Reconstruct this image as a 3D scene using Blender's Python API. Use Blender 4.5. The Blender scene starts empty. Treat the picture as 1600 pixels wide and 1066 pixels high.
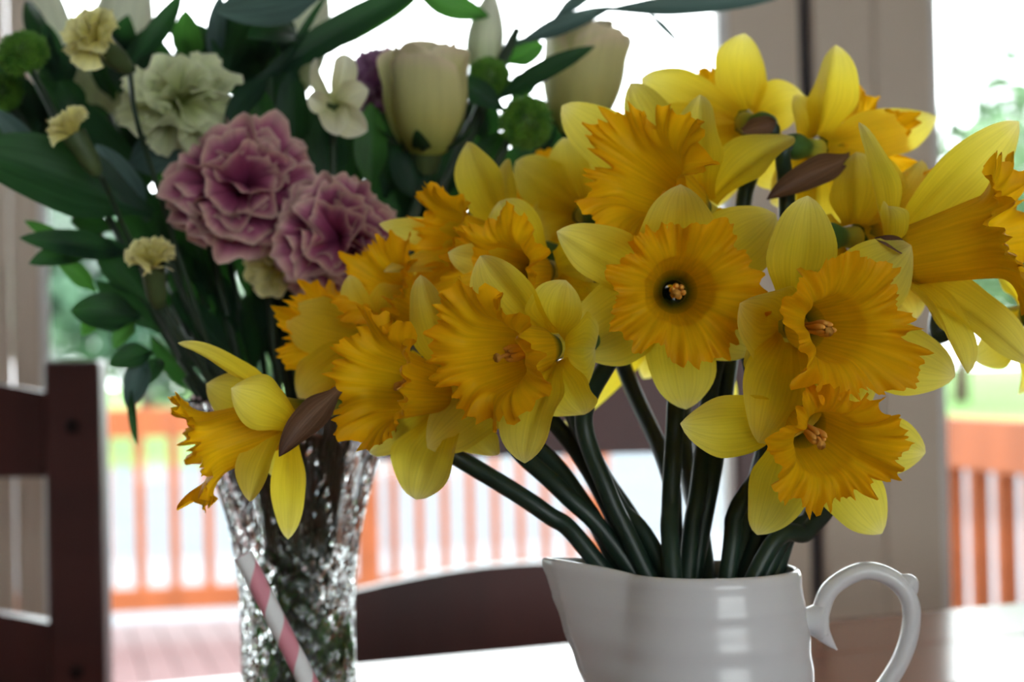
import bpy, bmesh, math, random
from mathutils import Vector, Matrix, noise
random.seed(7)
PI = math.pi
S = bpy.context.scene
COL = S.collection
F = 2986.0                     # focal length in pixels of the 1600x1066 frame

# ------------------------------------------------------------------ camera
CAM_Z = 0.95
pitch, roll = math.radians(0.71), math.radians(1.25)
cam_d = bpy.data.cameras.new('camera')
cam_d.sensor_width = 36.0
cam_d.lens = 36.0 * F / 1600.0
cam_d.clip_start = 0.02
cam_d.clip_end = 400
cam_d.dof.use_dof = True
cam_d.dof.focus_distance = 0.70
cam_d.dof.aperture_fstop = 10.0
cam = bpy.data.objects.new('camera', cam_d)
COL.objects.link(cam)
CM = Matrix.Translation((0, 0, CAM_Z)) @ Matrix.Rotation(PI/2 + pitch, 4, 'X') @ Matrix.Rotation(-roll, 4, 'Z')
cam.matrix_world = CM
S.camera = cam
CR = CM.to_3x3()
CAMP = Vector((0, 0, CAM_Z))

def ray(px, py):
    return CR @ Vector(((px-800)/F, -(py-533)/F, -1.0))
def P(px, py, d):
    return CAMP + ray(px, py) * d
def cdir(x, y, z):             # camera-space direction: right, up, towards the camera
    return (CR @ Vector((x, y, z))).normalized()

# ------------------------------------------------------------------ world, sun, exposure
w = bpy.data.worlds.new('sky'); S.world = w
w.use_nodes = True
bg = w.node_tree.nodes['Background']
bg.inputs[0].default_value = (0.93, 0.97, 1.0, 1)
bg.inputs[1].default_value = 3.4
sun_d = bpy.data.lights.new('sun', 'SUN'); sun_d.energy = 1.2; sun_d.angle = 0.05
sun_d.color = (1, 0.95, 0.88)
sun = bpy.data.objects.new('sun', sun_d); COL.objects.link(sun)
HA = math.radians(13.4)        # the house wall is turned against the view
HU = Vector((math.cos(HA), math.sin(HA), 0)); HV = Vector((-math.sin(HA), math.cos(HA), 0))
sd = (HU*0.7 - HV*0.25 + Vector((0, 0, 0.75))).normalized()
sun.rotation_euler = sd.to_track_quat('Z', 'Y').to_euler()
S.view_settings.view_transform = 'Standard'
S.view_settings.look = 'None'
S.view_settings.gamma = 1
S.view_settings.use_curve_mapping = False
S.view_settings.exposure = 1.42

# ------------------------------------------------------------------ helpers
W = {}                          # world matrices of everything built
def link(o, parent=None, M=None):
    COL.objects.link(o)
    M = M or Matrix.Identity(4)
    W[o] = M
    if parent is not None:
        o.parent = parent
        o.matrix_parent_inverse = W[parent].inverted()
    o.matrix_basis = M
    return o
def obj(name, me, m, parent=None, M=None):
    if m is not None and not me.materials:
        me.materials.append(m)
    return link(bpy.data.objects.new(name, me), parent, M)
def thing(name, label, cat, loc, group=None):
    o = bpy.data.objects.new(name, None)
    o.empty_display_size = 0.02
    link(o, None, Matrix.Translation(loc))
    return tag(o, label, cat, group)
def tag(o, label=None, cat=None, group=None, kind=None):
    if label: o['label'] = label
    if cat: o['category'] = cat
    if group: o['group'] = group
    if kind: o['kind'] = kind
    return o
def struct_empty(name, label, cat, loc=(0, 0, 0)):
    return tag(thing(name, label, cat, loc), kind='structure')

def mesh(name, vs, fs, uvs=None, smooth=True):
    me = bpy.data.meshes.new(name)
    me.from_pydata([tuple(v) for v in vs], [], fs)
    if uvs is not None:
        ul = me.uv_layers.new(name='UVMap')
        for l in me.loops:
            ul.data[l.index].uv = uvs[l.vertex_index]
    if smooth:
        for p in me.polygons: p.use_smooth = True
    me.update()
    return me
def grid(name, rows, closed=False, caps=False):
    """rows: list of rows of points (v runs over rows, u along a row)."""
    nv, nu = len(rows), len(rows[0])
    vs = [p for r in rows for p in r]
    uv = [(i/(nu-1 if not closed else nu), j/max(1, nv-1)) for j in range(nv) for i in range(nu)]
    fs = []
    for j in range(nv-1):
        for i in range(nu if closed else nu-1):
            a, b = j*nu+i, j*nu+(i+1) % nu
            fs.append((a, b, b+nu, a+nu))
    if caps and closed:
        fs.append(tuple(range(nu-1, -1, -1)))
        fs.append(tuple((nv-1)*nu+i for i in range(nu)))
    return mesh(name, vs, fs, uv)
def sstep(a, b, x):
    t = min(1, max(0, (x-a)/(b-a))); return t*t*(3-2*t)
def catmull(pts, n):
    out = []
    p = [pts[0]*2-pts[1]] + list(pts) + [pts[-1]*2-pts[-2]]
    for k in range(1, len(p)-2):
        for i in range(n):
            t = i/n
            a, b, c, d = p[k-1], p[k], p[k+1], p[k+2]
            out.append(0.5*((2*b)+(c-a)*t+(2*a-5*b+4*c-d)*t*t+(3*b-a-3*c+d)*t**3))
    out.append(pts[-1].copy())
    return out
def frames(line):
    n = len(line); ts = []
    for i in range(n):
        t = line[min(n-1, i+1)]-line[max(0, i-1)]
        ts.append(t.normalized())
    ref = Vector((0, 0, 1)) if abs(ts[0].z) < 0.9 else Vector((1, 0, 0))
    a = (ref - ts[0]*ref.dot(ts[0])).normalized()
    fr = []
    for t in ts:
        a = (a - t*a.dot(t)).normalized()
        fr.append((t, a, t.cross(a)))
    return fr
def tube_mesh(name, pts, rad, seg=10, n=8, flat=1.0, smooth_path=True):
    line = catmull(pts, n) if smooth_path else pts
    fr = frames(line); N = len(line); rows = []
    for i, (c, (t, a, b)) in enumerate(zip(line, fr)):
        v = i/(N-1)
        r = rad(v) if callable(rad) else rad
        rows.append([c + a*(r*math.cos(k*2*PI/seg)) + b*(r*flat*math.sin(k*2*PI/seg)) for k in range(seg)])
    return grid(name, rows, closed=True, caps=True)
def box_mesh(name, sx, sy, sz, bev=0.0):
    bm = bmesh.new()
    bmesh.ops.create_cube(bm, size=1)
    bmesh.ops.scale(bm, vec=(sx, sy, sz), verts=bm.verts)
    if bev:
        bmesh.ops.bevel(bm, geom=bm.edges[:], offset=bev, segments=2, affect='EDGES', profile=0.5)
    me = bpy.data.meshes.new(name); bm.to_mesh(me); bm.free()
    return me
def beam(name, a, b, wd, ht, m, parent=None, up=Vector((0, 0, 1)), bev=0.002):
    """a box from a to b, wd across, ht along 'up'."""
    a, b = Vector(a), Vector(b); t = b-a; L = t.length; t.normalize()
    s = up.cross(t).normalized() if abs(up.dot(t)) < 0.99 else Vector((1, 0, 0))
    u = t.cross(s)
    M = Matrix.Translation((a+b)/2) @ Matrix((t, s, u)).transposed().to_4x4()
    return obj(name, box_mesh(name, L, wd, ht, bev), m, parent, M)
def lathe(name, prof, c, axis=Vector((0, 0, 1)), seg=24):
    """prof: (radius, height) along axis from c."""
    ref = Vector((1, 0, 0)) if abs(axis.x) < 0.9 else Vector((0, 1, 0))
    a = (ref-axis*ref.dot(axis)).normalized(); b = axis.cross(a)
    rows = [[c+axis*h+a*(r*math.cos(k*2*PI/seg))+b*(r*math.sin(k*2*PI/seg)) for k in range(seg)] for r, h in prof]
    return grid(name, rows, closed=True)

# ------------------------------------------------------------------ materials
def newmat(name):
    m = bpy.data.materials.new(name); m.use_nodes = True
    nt = m.node_tree; nt.nodes.clear()
    out = nt.nodes.new('ShaderNodeOutputMaterial')
    return m, nt, out
def N(nt, t, **kw):
    n = nt.nodes.new(t)
    for k, v in kw.items(): setattr(n, k, v)
    return n
def ramp(nt, stops, fac=None):
    r = N(nt, 'ShaderNodeValToRGB')
    e = r.color_ramp.elements
    while len(e) < len(stops): e.new(0.5)
    for el, (p, c) in zip(e, stops):
        el.position = p; el.color = (c[0], c[1], c[2], 1)
    if fac is not None: nt.links.new(fac, r.inputs[0])
    return r
def petal_mat(name, stops, trans=0.45, vein=0.12, gloss=0.25, freq=26.0, edge=None, bump=0.25, tcol=None):
    """thin petal: colour along its length (uv.y), fine lengthwise veins (uv.x), diffuse plus translucent."""
    m, nt, out = newmat(name); L = nt.links.new
    tc = N(nt, 'ShaderNodeTexCoord'); sp = N(nt, 'ShaderNodeSeparateXYZ'); L(tc.outputs['UV'], sp.inputs[0])
    r = ramp(nt, stops, sp.outputs['Y'])
    # veins: noise stretched along the petal
    mp = N(nt, 'ShaderNodeMapping'); mp.inputs['Scale'].default_value = (freq, 1.6, 1)
    L(tc.outputs['UV'], mp.inputs[0])
    nz = N(nt, 'ShaderNodeTexNoise'); nz.inputs['Scale'].default_value = 1.0; nz.inputs['Detail'].default_value = 3
    L(mp.outputs[0], nz.inputs['Vector'])
    mr = N(nt, 'ShaderNodeMapRange'); mr.inputs[1].default_value = .3; mr.inputs[2].default_value = .7
    mr.inputs[3].default_value = 1-vein; mr.inputs[4].default_value = 1+vein*.5
    L(nz.outputs[0], mr.inputs[0])
    mx = N(nt, 'ShaderNodeVectorMath', operation='SCALE')
    L(r.outputs[0], mx.inputs[0]); L(mr.outputs[0], mx.inputs['Scale'])
    col = mx.outputs[0]
    bp = N(nt, 'ShaderNodeBump'); bp.inputs['Strength'].default_value = bump; bp.inputs['Distance'].default_value = 0.0006
    L(nz.outputs[0], bp.inputs['Height'])
    pr = N(nt, 'ShaderNodeBsdfPrincipled')
    pr.inputs['Roughness'].default_value = 0.5
    pr.inputs['Specular IOR Level'].default_value = gloss
    L(col, pr.inputs['Base Color']); L(bp.outputs[0], pr.inputs['Normal'])
    tr = N(nt, 'ShaderNodeBsdfTranslucent'); L(bp.outputs[0], tr.inputs['Normal'])
    if tcol:
        r2 = ramp(nt, tcol, sp.outputs['Y'])
        m2 = N(nt, 'ShaderNodeVectorMath', operation='SCALE'); L(r2.outputs[0], m2.inputs[0]); L(mr.outputs[0], m2.inputs['Scale'])
        L(m2.outputs[0], tr.inputs[0])
    else:
        L(col, tr.inputs[0])
    ms = N(nt, 'ShaderNodeMixShader'); ms.inputs[0].default_value = trans
    L(pr.outputs[0], ms.inputs[1]); L(tr.outputs[0], ms.inputs[2]); L(ms.outputs[0], out.inputs[0])
    return m
def solid(name, c, rough=0.5, spec=0.5, var=0.0, scale=8.0, stretch=(1, 1, 1), c2=None, bump=0.0, coat=0.0):
    m, nt, out = newmat(name); L = nt.links.new
    pr = N(nt, 'ShaderNodeBsdfPrincipled')
    pr.inputs['Roughness'].default_value = rough
    pr.inputs['Specular IOR Level'].default_value = spec
    pr.inputs['Coat Weight'].default_value = coat
    pr.inputs['Coat Roughness'].default_value = 0.08
    pr.inputs['Base Color'].default_value = (*c, 1)
    if var or c2 or bump:
        tc = N(nt, 'ShaderNodeTexCoord'); mp = N(nt, 'ShaderNodeMapping'); mp.inputs['Scale'].default_value = stretch
        L(tc.outputs['Object'], mp.inputs[0])
        nz = N(nt, 'ShaderNodeTexNoise'); nz.inputs['Scale'].default_value = scale; nz.inputs['Detail'].default_value = 5
        L(mp.outputs[0], nz.inputs['Vector'])
        d = c2 or tuple(x*(1-var) for x in c)
        r = ramp(nt, [(0.35, d), (0.65, c)], nz.outputs[0]); L(r.outputs[0], pr.inputs['Base Color'])
        if bump:
            bp = N(nt, 'ShaderNodeBump'); bp.inputs['Strength'].default_value = bump; bp.inputs['Distance'].default_value = 0.002
            L(nz.outputs[0], bp.inputs['Height']); L(bp.outputs[0], pr.inputs['Normal'])
    L(pr.outputs[0], out.inputs[0])
    return m

M = {}
M['tepal'] = petal_mat('daffodil_petal_yellow', [(0, (.84, .54, .006)), (.22, (.90, .69, .02)), (.55, (.93, .79, .055)), (.85, (.95, .85, .14)), (1, (.96, .88, .32))],
                       trans=.66, vein=.10, freq=30, gloss=.15)  # paler tips put the light on the petal edges into the colour
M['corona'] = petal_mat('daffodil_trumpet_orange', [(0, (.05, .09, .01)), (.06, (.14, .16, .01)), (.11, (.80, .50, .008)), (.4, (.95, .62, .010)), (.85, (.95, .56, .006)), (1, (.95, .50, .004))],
                        trans=.55, vein=.12, freq=70, gloss=.15)  # dark green base: tube colour with the throat's shade painted in
M['spathe'] = petal_mat('papery_brown_sheath', [(0, (.20, .11, .06)), (.7, (.17, .09, .055)), (1, (.07, .03, .02))], trans=.25, vein=.45, freq=18, gloss=.2)
M['ovary'] = petal_mat('flower_tube_green', [(0, (.72, .52, .04)), (.3, (.35, .36, .04)), (.55, (.06, .14, .02)), (1, (.05, .12, .03))], trans=.1, vein=.1)
M['stem'] = solid('daffodil_stem_green', (.013, .034, .022), .42, .4, var=.35, scale=60, stretch=(1, 1, .1))
M['anther'] = solid('anther_tan', (.75, .38, .07), .7, .2)
M['porcelain'] = solid('white_porcelain', (.68, .67, .69), .24, .4, coat=.12)
M['carn_pink'] = petal_mat('carnation_pink', [(0, (.20, .025, .09)), (.6, (.34, .06, .15)), (.84, (.42, .12, .22)), (.95, (.62, .36, .34)), (1, (.68, .48, .42))], trans=.3, vein=.2, freq=14)
M['carn_purple'] = petal_mat('carnation_purple', [(0, (.16, .04, .12)), (.8, (.30, .11, .26)), (1, (.42, .24, .38))], trans=.3, vein=.2, freq=14)
M['carn_green'] = petal_mat('carnation_pale_green', [(0, (.34, .42, .10)), (.6, (.56, .62, .28)), (1, (.76, .80, .54))], trans=.35, vein=.15, freq=14)
M['carn_yellow'] = petal_mat('spray_carnation_yellow', [(0, (.62, .52, .10)), (.6, (.82, .76, .26)), (1, (.90, .86, .45))], trans=.35, vein=.15, freq=14)
M['rose'] = petal_mat('rose_cream', [(0, (.30, .36, .07)), (.35, (.56, .54, .18)), (.85, (.72, .69, .36)), (1, (.80, .68, .50))], trans=.3, vein=.08, freq=10)
M['alst'] = petal_mat('alstroemeria_cream', [(0, (.55, .58, .20)), (.5, (.80, .78, .50)), (1, (.88, .86, .70))], trans=.35, vein=.15, freq=16)
M['lily'] = petal_mat('lily_bud_white', [(0, (.40, .48, .20)), (.4, (.72, .76, .56)), (1, (.80, .80, .68))], trans=.25, vein=.2, freq=12)
M['pom'] = solid('pompom_green', (.12, .28, .035), .6, .2, c2=(.05, .15, .02), scale=160)
M['calyx'] = solid('calyx_green', (.07, .11, .04), .5, .3, var=.3, scale=80)
M['bstem'] = solid('bouquet_stem_green', (.028, .055, .03), .5, .35, var=.4, scale=50, stretch=(1, 1, .15))
M['leaf'] = petal_mat('leaf_dark_green', [(0, (.010, .030, .020)), (1, (.014, .042, .026))], trans=.22, vein=.35, freq=16, gloss=.18,
                      tcol=[(0, (.05, .20, .03)), (1, (.07, .26, .04))])
M['leaf2'] = petal_mat('leaf_fresh_green', [(0, (.025, .08, .025)), (1, (.04, .13, .035))], trans=.35, vein=.3, freq=14, gloss=.25,
                       tcol=[(0, (.08, .30, .03)), (1, (.12, .40, .05))])
M['leaf3'] = petal_mat('leaf_grey_green', [(0, (.05, .095, .085)), (1, (.09, .16, .14))], trans=.2, vein=.35, freq=12, gloss=.3)
M['chair'] = solid('dark_stained_wood', (.11, .028, .026), .38, .4, c2=(.06, .016, .016), scale=9, stretch=(1, 1, .12), bump=.05)
M['peg'] = solid('dark_peg', (.02, .008, .008), .5, .3)
M['table'] = solid('oiled_table_wood', (.26, .105, .065), .16, .12, c2=(.20, .08, .045), scale=7, stretch=(.35, 5, 1), bump=.03, coat=.0)
M['upvc'] = solid('cream_upvc', (.72, .61, .50), .45, .35, var=.03, scale=3)
M['bead'] = solid('lit_white_bead', (.80, .80, .80), .35, .4)  # whiter than the frame: brightness of its light-facing side painted in
M['seal'] = solid('black_gasket', (.012, .013, .022), .6, .3)
M['wall'] = solid('cream_wall_paint', (.50, .47, .43), .8, .2, var=.03, scale=4)
M['ceil'] = solid('white_ceiling_paint', (.62, .61, .6), .8, .2, var=.02, scale=4)
M['floor'] = solid('wood_floor', (.20, .12, .075), .4, .4, c2=(.14, .08, .05), scale=6, stretch=(.5, 6, 1))
M['orange'] = solid('orange_stained_timber', (.27, .075, .026), .6, .2, var=.25, scale=10, stretch=(1, 1, .2))
M['deck'] = solid('red_deck_timber', (.10, .048, .05), .6, .15, var=.3, scale=12)
M['lawn'] = solid('lawn_green', (.10, .19, .05), .9, .1, var=.25, scale=.6)
M['road'] = solid('grey_tarmac', (.10, .115, .13), .9, .1, var=.15, scale=2)
M['paving'] = solid('pale_gravel', (.14, .15, .165), .9, .1, var=.1, scale=2)
M['foliage'] = solid('tree_foliage', (.07, .13, .075), .8, .1, c2=(.03, .07, .05), scale=.8)
M['foliage2'] = solid('tree_foliage_pale', (.13, .20, .10), .8, .1, c2=(.06, .12, .07), scale=.8)
M['bark'] = solid('tree_bark', (.10, .07, .05), .9, .1, var=.4, scale=6)
def glass_mat(name, rough=0.0, ior=1.5, tint=(1, 1, 1)):
    m, nt, out = newmat(name)
    g = N(nt, 'ShaderNodeBsdfGlass'); g.inputs['Roughness'].default_value = rough; g.inputs['IOR'].default_value = ior
    g.inputs['Color'].default_value = (*tint, 1)
    nt.links.new(g.outputs[0], out.inputs[0]); return m
def pane_mat():
    m, nt, out = newmat('window_glass'); L = nt.links.new
    t = N(nt, 'ShaderNodeBsdfTransparent'); t.inputs[0].default_value = (.96, .98, .97, 1)
    g = N(nt, 'ShaderNodeBsdfGlossy'); g.inputs['Roughness'].default_value = 0.0
    fr = N(nt, 'ShaderNodeFresnel'); fr.inputs[0].default_value = 1.45
    ms = N(nt, 'ShaderNodeMixShader'); L(fr.outputs[0], ms.inputs[0]); L(t.outputs[0], ms.inputs[1]); L(g.outputs[0], ms.inputs[2])
    L(ms.outputs[0], out.inputs[0]); return m
M['crystal'] = glass_mat('cut_crystal', 0.0, 1.52, (.97, .98, .98))
M['tumbler'] = glass_mat('clear_glass', 0.0, 1.45)
M['pane'] = pane_mat()
def straw_mat():
    m, nt, out = newmat('striped_paper'); L = nt.links.new
    tc = N(nt, 'ShaderNodeTexCoord'); sp = N(nt, 'ShaderNodeSeparateXYZ'); L(tc.outputs['UV'], sp.inputs[0])
    # spiral: turns along length + angle
    a = N(nt, 'ShaderNodeMath', operation='MULTIPLY'); a.inputs[1].default_value = 7.6; L(sp.outputs['Y'], a.inputs[0])
    b = N(nt, 'ShaderNodeMath', operation='ADD'); b.operation = 'SUBTRACT'; L(a.outputs[0], b.inputs[0]); L(sp.outputs['X'], b.inputs[1])
    b2 = N(nt, 'ShaderNodeMath', operation='ADD'); b2.inputs[1].default_value = 5.38; L(b.outputs[0], b2.inputs[0])
    c = N(nt, 'ShaderNodeMath', operation='FRACT'); L(b2.outputs[0], c.inputs[0])
    r = ramp(nt, [(.47, (.80, .78, .78)), (.50, (.72, .27, .33))], c.outputs[0])
    pr = N(nt, 'ShaderNodeBsdfPrincipled'); pr.inputs['Roughness'].default_value = .6
    L(r.outputs[0], pr.inputs['Base Color']); L(pr.outputs[0], out.inputs[0]); return m
M['straw'] = straw_mat()

# ------------------------------------------------------------------ the room
WALL0 = Vector((0, 2.42, 0))                    # a point on the inner face of the window wall
def wall_u(px):                                 # where a picture column meets the window wall
    r = ray(px, 560); t = WALL0.dot(HV)/r.dot(HV)
    p = CAMP + r*t
    return (p-WALL0).dot(HU)
def H(u, v, z):                                 # house frame: u along the window wall, v outwards
    return WALL0 + HU*u + HV*v + Vector((0, 0, z))
HM = Matrix((HU, HV, Vector((0, 0, 1)))).transposed().to_4x4()
def hbox(name, u0, u1, v0, v1, z0, z1, m, parent=None, bev=0.0):
    return obj(name, box_mesh(name, u1-u0, v1-v0, z1-z0, bev), m, parent,
               Matrix.Translation(H((u0+u1)/2, (v0+v1)/2, (z0+z1)/2)) @ HM)
UL, UR, VB, ZC, ZD = -2.4, 2.6, -5.4, 2.5, 2.15
def st(o, label, cat): return tag(o, label, cat, kind='structure')
st(hbox('floor', UL, UR, VB, 0, -.1, 0, M['floor']), 'brown wooden floor of the room', 'floor')
st(hbox('ceiling', UL-.1, UR+.1, VB-.1, .12, ZC, ZC+.1, M['ceil']), 'white painted ceiling of the room', 'ceiling')
st(hbox('wall_left', UL-.1, UL, VB, .12, 0, ZC, M['wall']), 'cream side wall beside the single ladder-back chair', 'wall')
st(hbox('wall_right', UR, UR+.1, VB, .12, 0, ZC, M['wall']), 'cream side wall at the right of the room', 'wall')
# back wall with a broad window behind the viewer
BW0, BW1, BZ0, BZ1 = -1.1, 1.3, .85, 2.1
wb = struct_empty('wall_back', 'cream back wall around the broad rear window', 'wall', H(0, VB, 0))
hbox('wall_panel', UL, BW0, VB-.1, VB, 0, ZC, M['wall'], wb)
hbox('wall_panel', BW1, UR, VB-.1, VB, 0, ZC, M['wall'], wb)
hbox('wall_panel', BW0, BW1, VB-.1, VB, 0, BZ0, M['wall'], wb)
hbox('wall_panel', BW0, BW1, VB-.1, VB, BZ1, ZC, M['wall'], wb)
wn = struct_empty('window_1', 'broad rear window with cream frame and two mullions', 'window', H(0, VB, BZ0))
for k in range(4):
    u = BW0 + (BW1-BW0)*k/3
    hbox('mullion', u-.035 if 0 < k < 3 else (u if k == 0 else u-.07), u+.035 if 0 < k < 3 else (u+.07 if k == 0 else u), VB-.08, VB-.01, BZ0, BZ1, M['upvc'], wn)
for k in range(3):
    hbox('pane', BW0+(BW1-BW0)*k/3+.04, BW0+(BW1-BW0)*(k+1)/3-.04, VB-.05, VB-.044, BZ0, BZ1, M['pane'], wn)

# window wall: glazed doors seen past the flowers, one more added unseen
g0, g1 = wall_u(64), wall_u(1150)               # clear glass of the first door
s1, m0 = wall_u(1263), wall_u(1281)             # its right stile ends, dark gap, mullion begins
gr, g2 = wall_u(1378), wall_u(1469)             # groove, second door's glass begins
l0, l1 = wall_u(20), wall_u(-90)
g3 = g2 + 1.15; e3 = g3 + .1
wf = struct_empty('wall_front', 'cream wall around the glazed doors to the deck', 'wall', H(0, 0, 0))
d30 = l1-1.01
hbox('wall_panel', UL, d30, 0, .12, 0, ZC, M['wall'], wf)
hbox('wall_panel', e3, UR, 0, .12, 0, ZC, M['wall'], wf)
hbox('wall_panel', d30, e3, 0, .12, ZD, ZC, M['wall'], wf)
tj = st(hbox('trim_1', l1, l0-.002, -.004, .07, 0, ZD, M['upvc'], None, .004), 'cream door jamb by the single chair', 'door frame')
tm = st(hbox('trim_2', m0, gr-.003, -.006, .07, 0, ZD, M['upvc'], None, .006), 'cream mullion between the two glazed doors', 'door frame')
tg = st(hbox('trim_3', s1-.004, m0+.004, .012, .05, 0, ZD, M['seal']), 'dark gasket gap beside the cream mullion', 'door seal')
def door(name, label, a0, a1, b0, b1):
    """stile a0-a1 (glass from a1), glass to b0, stile b0-b1."""
    d = struct_empty(name, label, 'door', H(a0, 0, 0))
    hbox('stile', a0, a1, .0, .06, 0.02, ZD-.01, M['upvc'], d, .006)
    hbox('stile', b0, b1, .0, .06, 0.02, ZD-.01, M['upvc'], d, .006)
    hbox('bottom_rail', a1, b0, .0, .06, .02, .14, M['upvc'], d, .004)
    hbox('top_rail', a1, b0, .0, .06, ZD-.12, ZD-.01, M['upvc'], d, .004)
    hbox('glazing_bead', a1-.002, a1+.011, .004, .03, .14, ZD-.12, M['bead'], d, .003)
    hbox('glazing_bead', b0-.013, b0+.002, .004, .03, .14, ZD-.12, M['bead'], d, .003)
    hbox('glass_pane', a1-.005, b0+.005, .036, .042, .13, ZD-.11, M['pane'], d)
    return d
door('door_1', 'wide glazed cream door leaf behind both bouquets', l0, g0, g1, s1)
door('added_door', 'added unseen glazed cream door leaf past the jamb, letting in more light', d30, d30+.08, l1-.08, l1-.002)  # out of view, added to bring more window light onto the petals
door('door_2', 'glazed cream door leaf past the mullion above the table', gr, g2, g3, e3)

# ------------------------------------------------------------------ outside: deck, railing, ground, trees
DZ = -0.02
dk = struct_empty('deck', 'reddish timber deck outside the glazed doors', 'deck', H(0, .12, DZ))
bw = .105
for k in range(44):
    u = -2.75 + k*(bw+.006)
    hbox('deck_board', u, u+bw, .13, 5.2, DZ-.03, DZ+random.uniform(-.002, .002), M['deck'], dk)
GZ = -0.62
st(hbox('ground', -30, 30, 5.3, 14, GZ-.1, GZ, M['paving']), 'pale gravel yard beyond the deck railing', 'ground')
st(hbox('road', -60, 60, 14, 30, GZ-.1, GZ+.0, M['road']), 'grey tarmac lane beyond the gravel', 'road')
st(hbox('lawn', -160, 160, 30, 220, GZ-.1, GZ+.02, M['lawn']), 'bright green lawn under the far trees', 'lawn')
def uv_of(p): return ((p-WALL0).dot(HU), (p-WALL0).dot(HV))
RT = CAM_Z - .13                                 # railing top
def railing(label, a, b, spacing, posts, ft=.105):
    a, b = Vector((*a, 0)), Vector((*b, 0)); L = (b-a).length; t = (b-a)/L
    r = thing('deck_railing', label, 'railing', a+Vector((0, 0, DZ)))
    z = lambda p, h: p+Vector((0, 0, h))
    beam('top_rail', z(a, RT-ft/2), z(b, RT-ft/2), .05, ft, M['orange'], r)
    beam('bottom_rail', z(a, .12), z(b, .12), .045, .085, M['orange'], r)
    n = int(L/spacing)
    bm_ = None
    for k in range(n):
        p = a + t*(spacing*(k+.5))
        if bm_ is None:
            bm_ = beam('baluster', z(p, .1), z(p, RT-ft+.01), .036, .036, M['orange'], r)
        else:
            beam('baluster', z(p, .1), z(p, RT-ft+.01), .036, .036, M['orange'], r)
    for q in posts:
        p = a + t*q
        beam('post', z(p, DZ), z(p, RT-.005), .085, .085, M['orange'], r)
def at_d(px, d):
    p = P(px, 560, d); return (p.x, p.y)
railing('orange deck railing with wide baluster gaps behind the single chair', at_d(-260, 6.75), at_d(560, 7.2), .124, [1.895])
railing('orange deck railing with close balusters above the low chair rail', at_d(590, 7.22), at_d(930, 7.4), .098, [.85])
railing('orange deck railing running out from the house past the cream mullion', at_d(1250, 4.9), (1.16, 2.95), .118, [.03, 1.75])

def tree(name, label, loc, h, cr, m, seed, group):
    rnd = random.Random(seed)
    t = thing(name, label, 'tree', loc, group)
    loc = Vector(loc)
    obj('trunk', tube_mesh('trunk', [loc, loc+Vector((.1, 0, h*.3)), loc+Vector((-.1, .1, h*.7))], lambda v: .28*(1-v*.7), 8, 4), M['bark'], t)
    vs, fs = [], []
    clumps = [(loc+Vector((rnd.gauss(0, cr*.45), rnd.gauss(0, cr*.45), h*.62+rnd.gauss(0, h*.17))), cr*rnd.uniform(.3, .55)) for _ in range(16)]
    for c, r in clumps:
        for _ in range(150):
            d = Vector((rnd.gauss(0, 1), rnd.gauss(0, 1), rnd.gauss(0, 1))).normalized()
            p = c + d*r*rnd.uniform(.75, 1.05)
            s = cr*rnd.uniform(.05, .1)
            a = d.orthogonal().normalized(); a.rotate(Matrix.Rotation(rnd.uniform(0, 6.28), 3, d)); b = d.cross(a)
            d2 = d*rnd.uniform(-.5, .5)
            i = len(vs)
            vs += [p-a*s, p-b*s*.6+d2*s, p+a*s, p+b*s*.6-d2*s]
            fs.append((i, i+1, i+2, i+3))
    o = obj('crown', mesh('crown', vs, fs, None, False), m, t); o['kind'] = 'stuff'
for k, (px, d, h, cr, mt, lab) in enumerate([
        (60, 40, 6.5, 3.4, 'foliage', 'dark green broad tree beyond the lane, seen past the single chair'),
        (225, 58, 5.5, 3.2, 'foliage', 'green rounded tree beyond the lane, seen under the dark leaf sprig'),
        (350, 70, 5.5, 3.2, 'foliage2', 'pale green tree beyond the lane, seen behind the carnation stems'),
        (1500, 62, 11.5, 4.4, 'foliage2', 'pale green tall tree on the lawn, seen in the second glazed door beside the mullion'),
        (1640, 92, 9.0, 5.0, 'foliage', 'large green tree on the lawn, seen behind the sideways daffodil trumpet'),
        (480, 88, 3.6, 2.6, 'foliage2', 'low pale green tree beyond the lane, seen between vase and daffodils')]):
    p = P(px, 560, d)
    tree('broadleaf_tree', lab, (p.x, p.y, GZ), h, cr, M[mt], 40+k, 'trees beyond the deck')

# ------------------------------------------------------------------ table
TZ = .75
TE = Vector((.905, .425, 0)).normalized(); TN = Vector((TE.y, -TE.x, 0))       # along the far edge, towards the viewer
T0 = Vector((.15, 1.418, 0))
TM = Matrix((TE, TN, -Vector((0, 0, 1)))).transposed().to_4x4()
def tpt(a, b, z): return T0 + TE*a + TN*b + Vector((0, 0, z))
tb = thing('dining_table', 'polished red-brown wooden dining table under the jug and vase', 'table', tpt(0, .5, 0))
TL, TW, A0 = 1.75, .96, -.75
nb = 7
for k in range(nb):
    b0 = TW*k/nb
    ME = box_mesh('plank', TL, TW/nb-.0012, .032, .0012)
    obj('plank', ME, M['table'], tb, Matrix.Translation(tpt(A0+TL/2, b0+TW/nb/2, TZ-.016)) @ TM)
for sa, sb in ((0, 0), (1, 0), (0, 1), (1, 1)):
    a, b = A0+.08+sa*(TL-.16), .08+sb*(TW-.16)
    beam('leg', tpt(a, b, 0), tpt(a, b, TZ-.032), .07, .07, M['table'], tb, up=TE)
for sb in (0, 1):
    beam('apron', tpt(A0+.08, .08+sb*(TW-.16), TZ-.08), tpt(A0+TL-.08, .08+sb*(TW-.16), TZ-.08), .022, .1, M['table'], tb)
for sa in (0, 1):
    beam('apron', tpt(A0+.08+sa*(TL-.16), .08, TZ-.08), tpt(A0+.08+sa*(TL-.16), TW-.08, TZ-.08), .022, .1, M['table'], tb)

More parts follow.
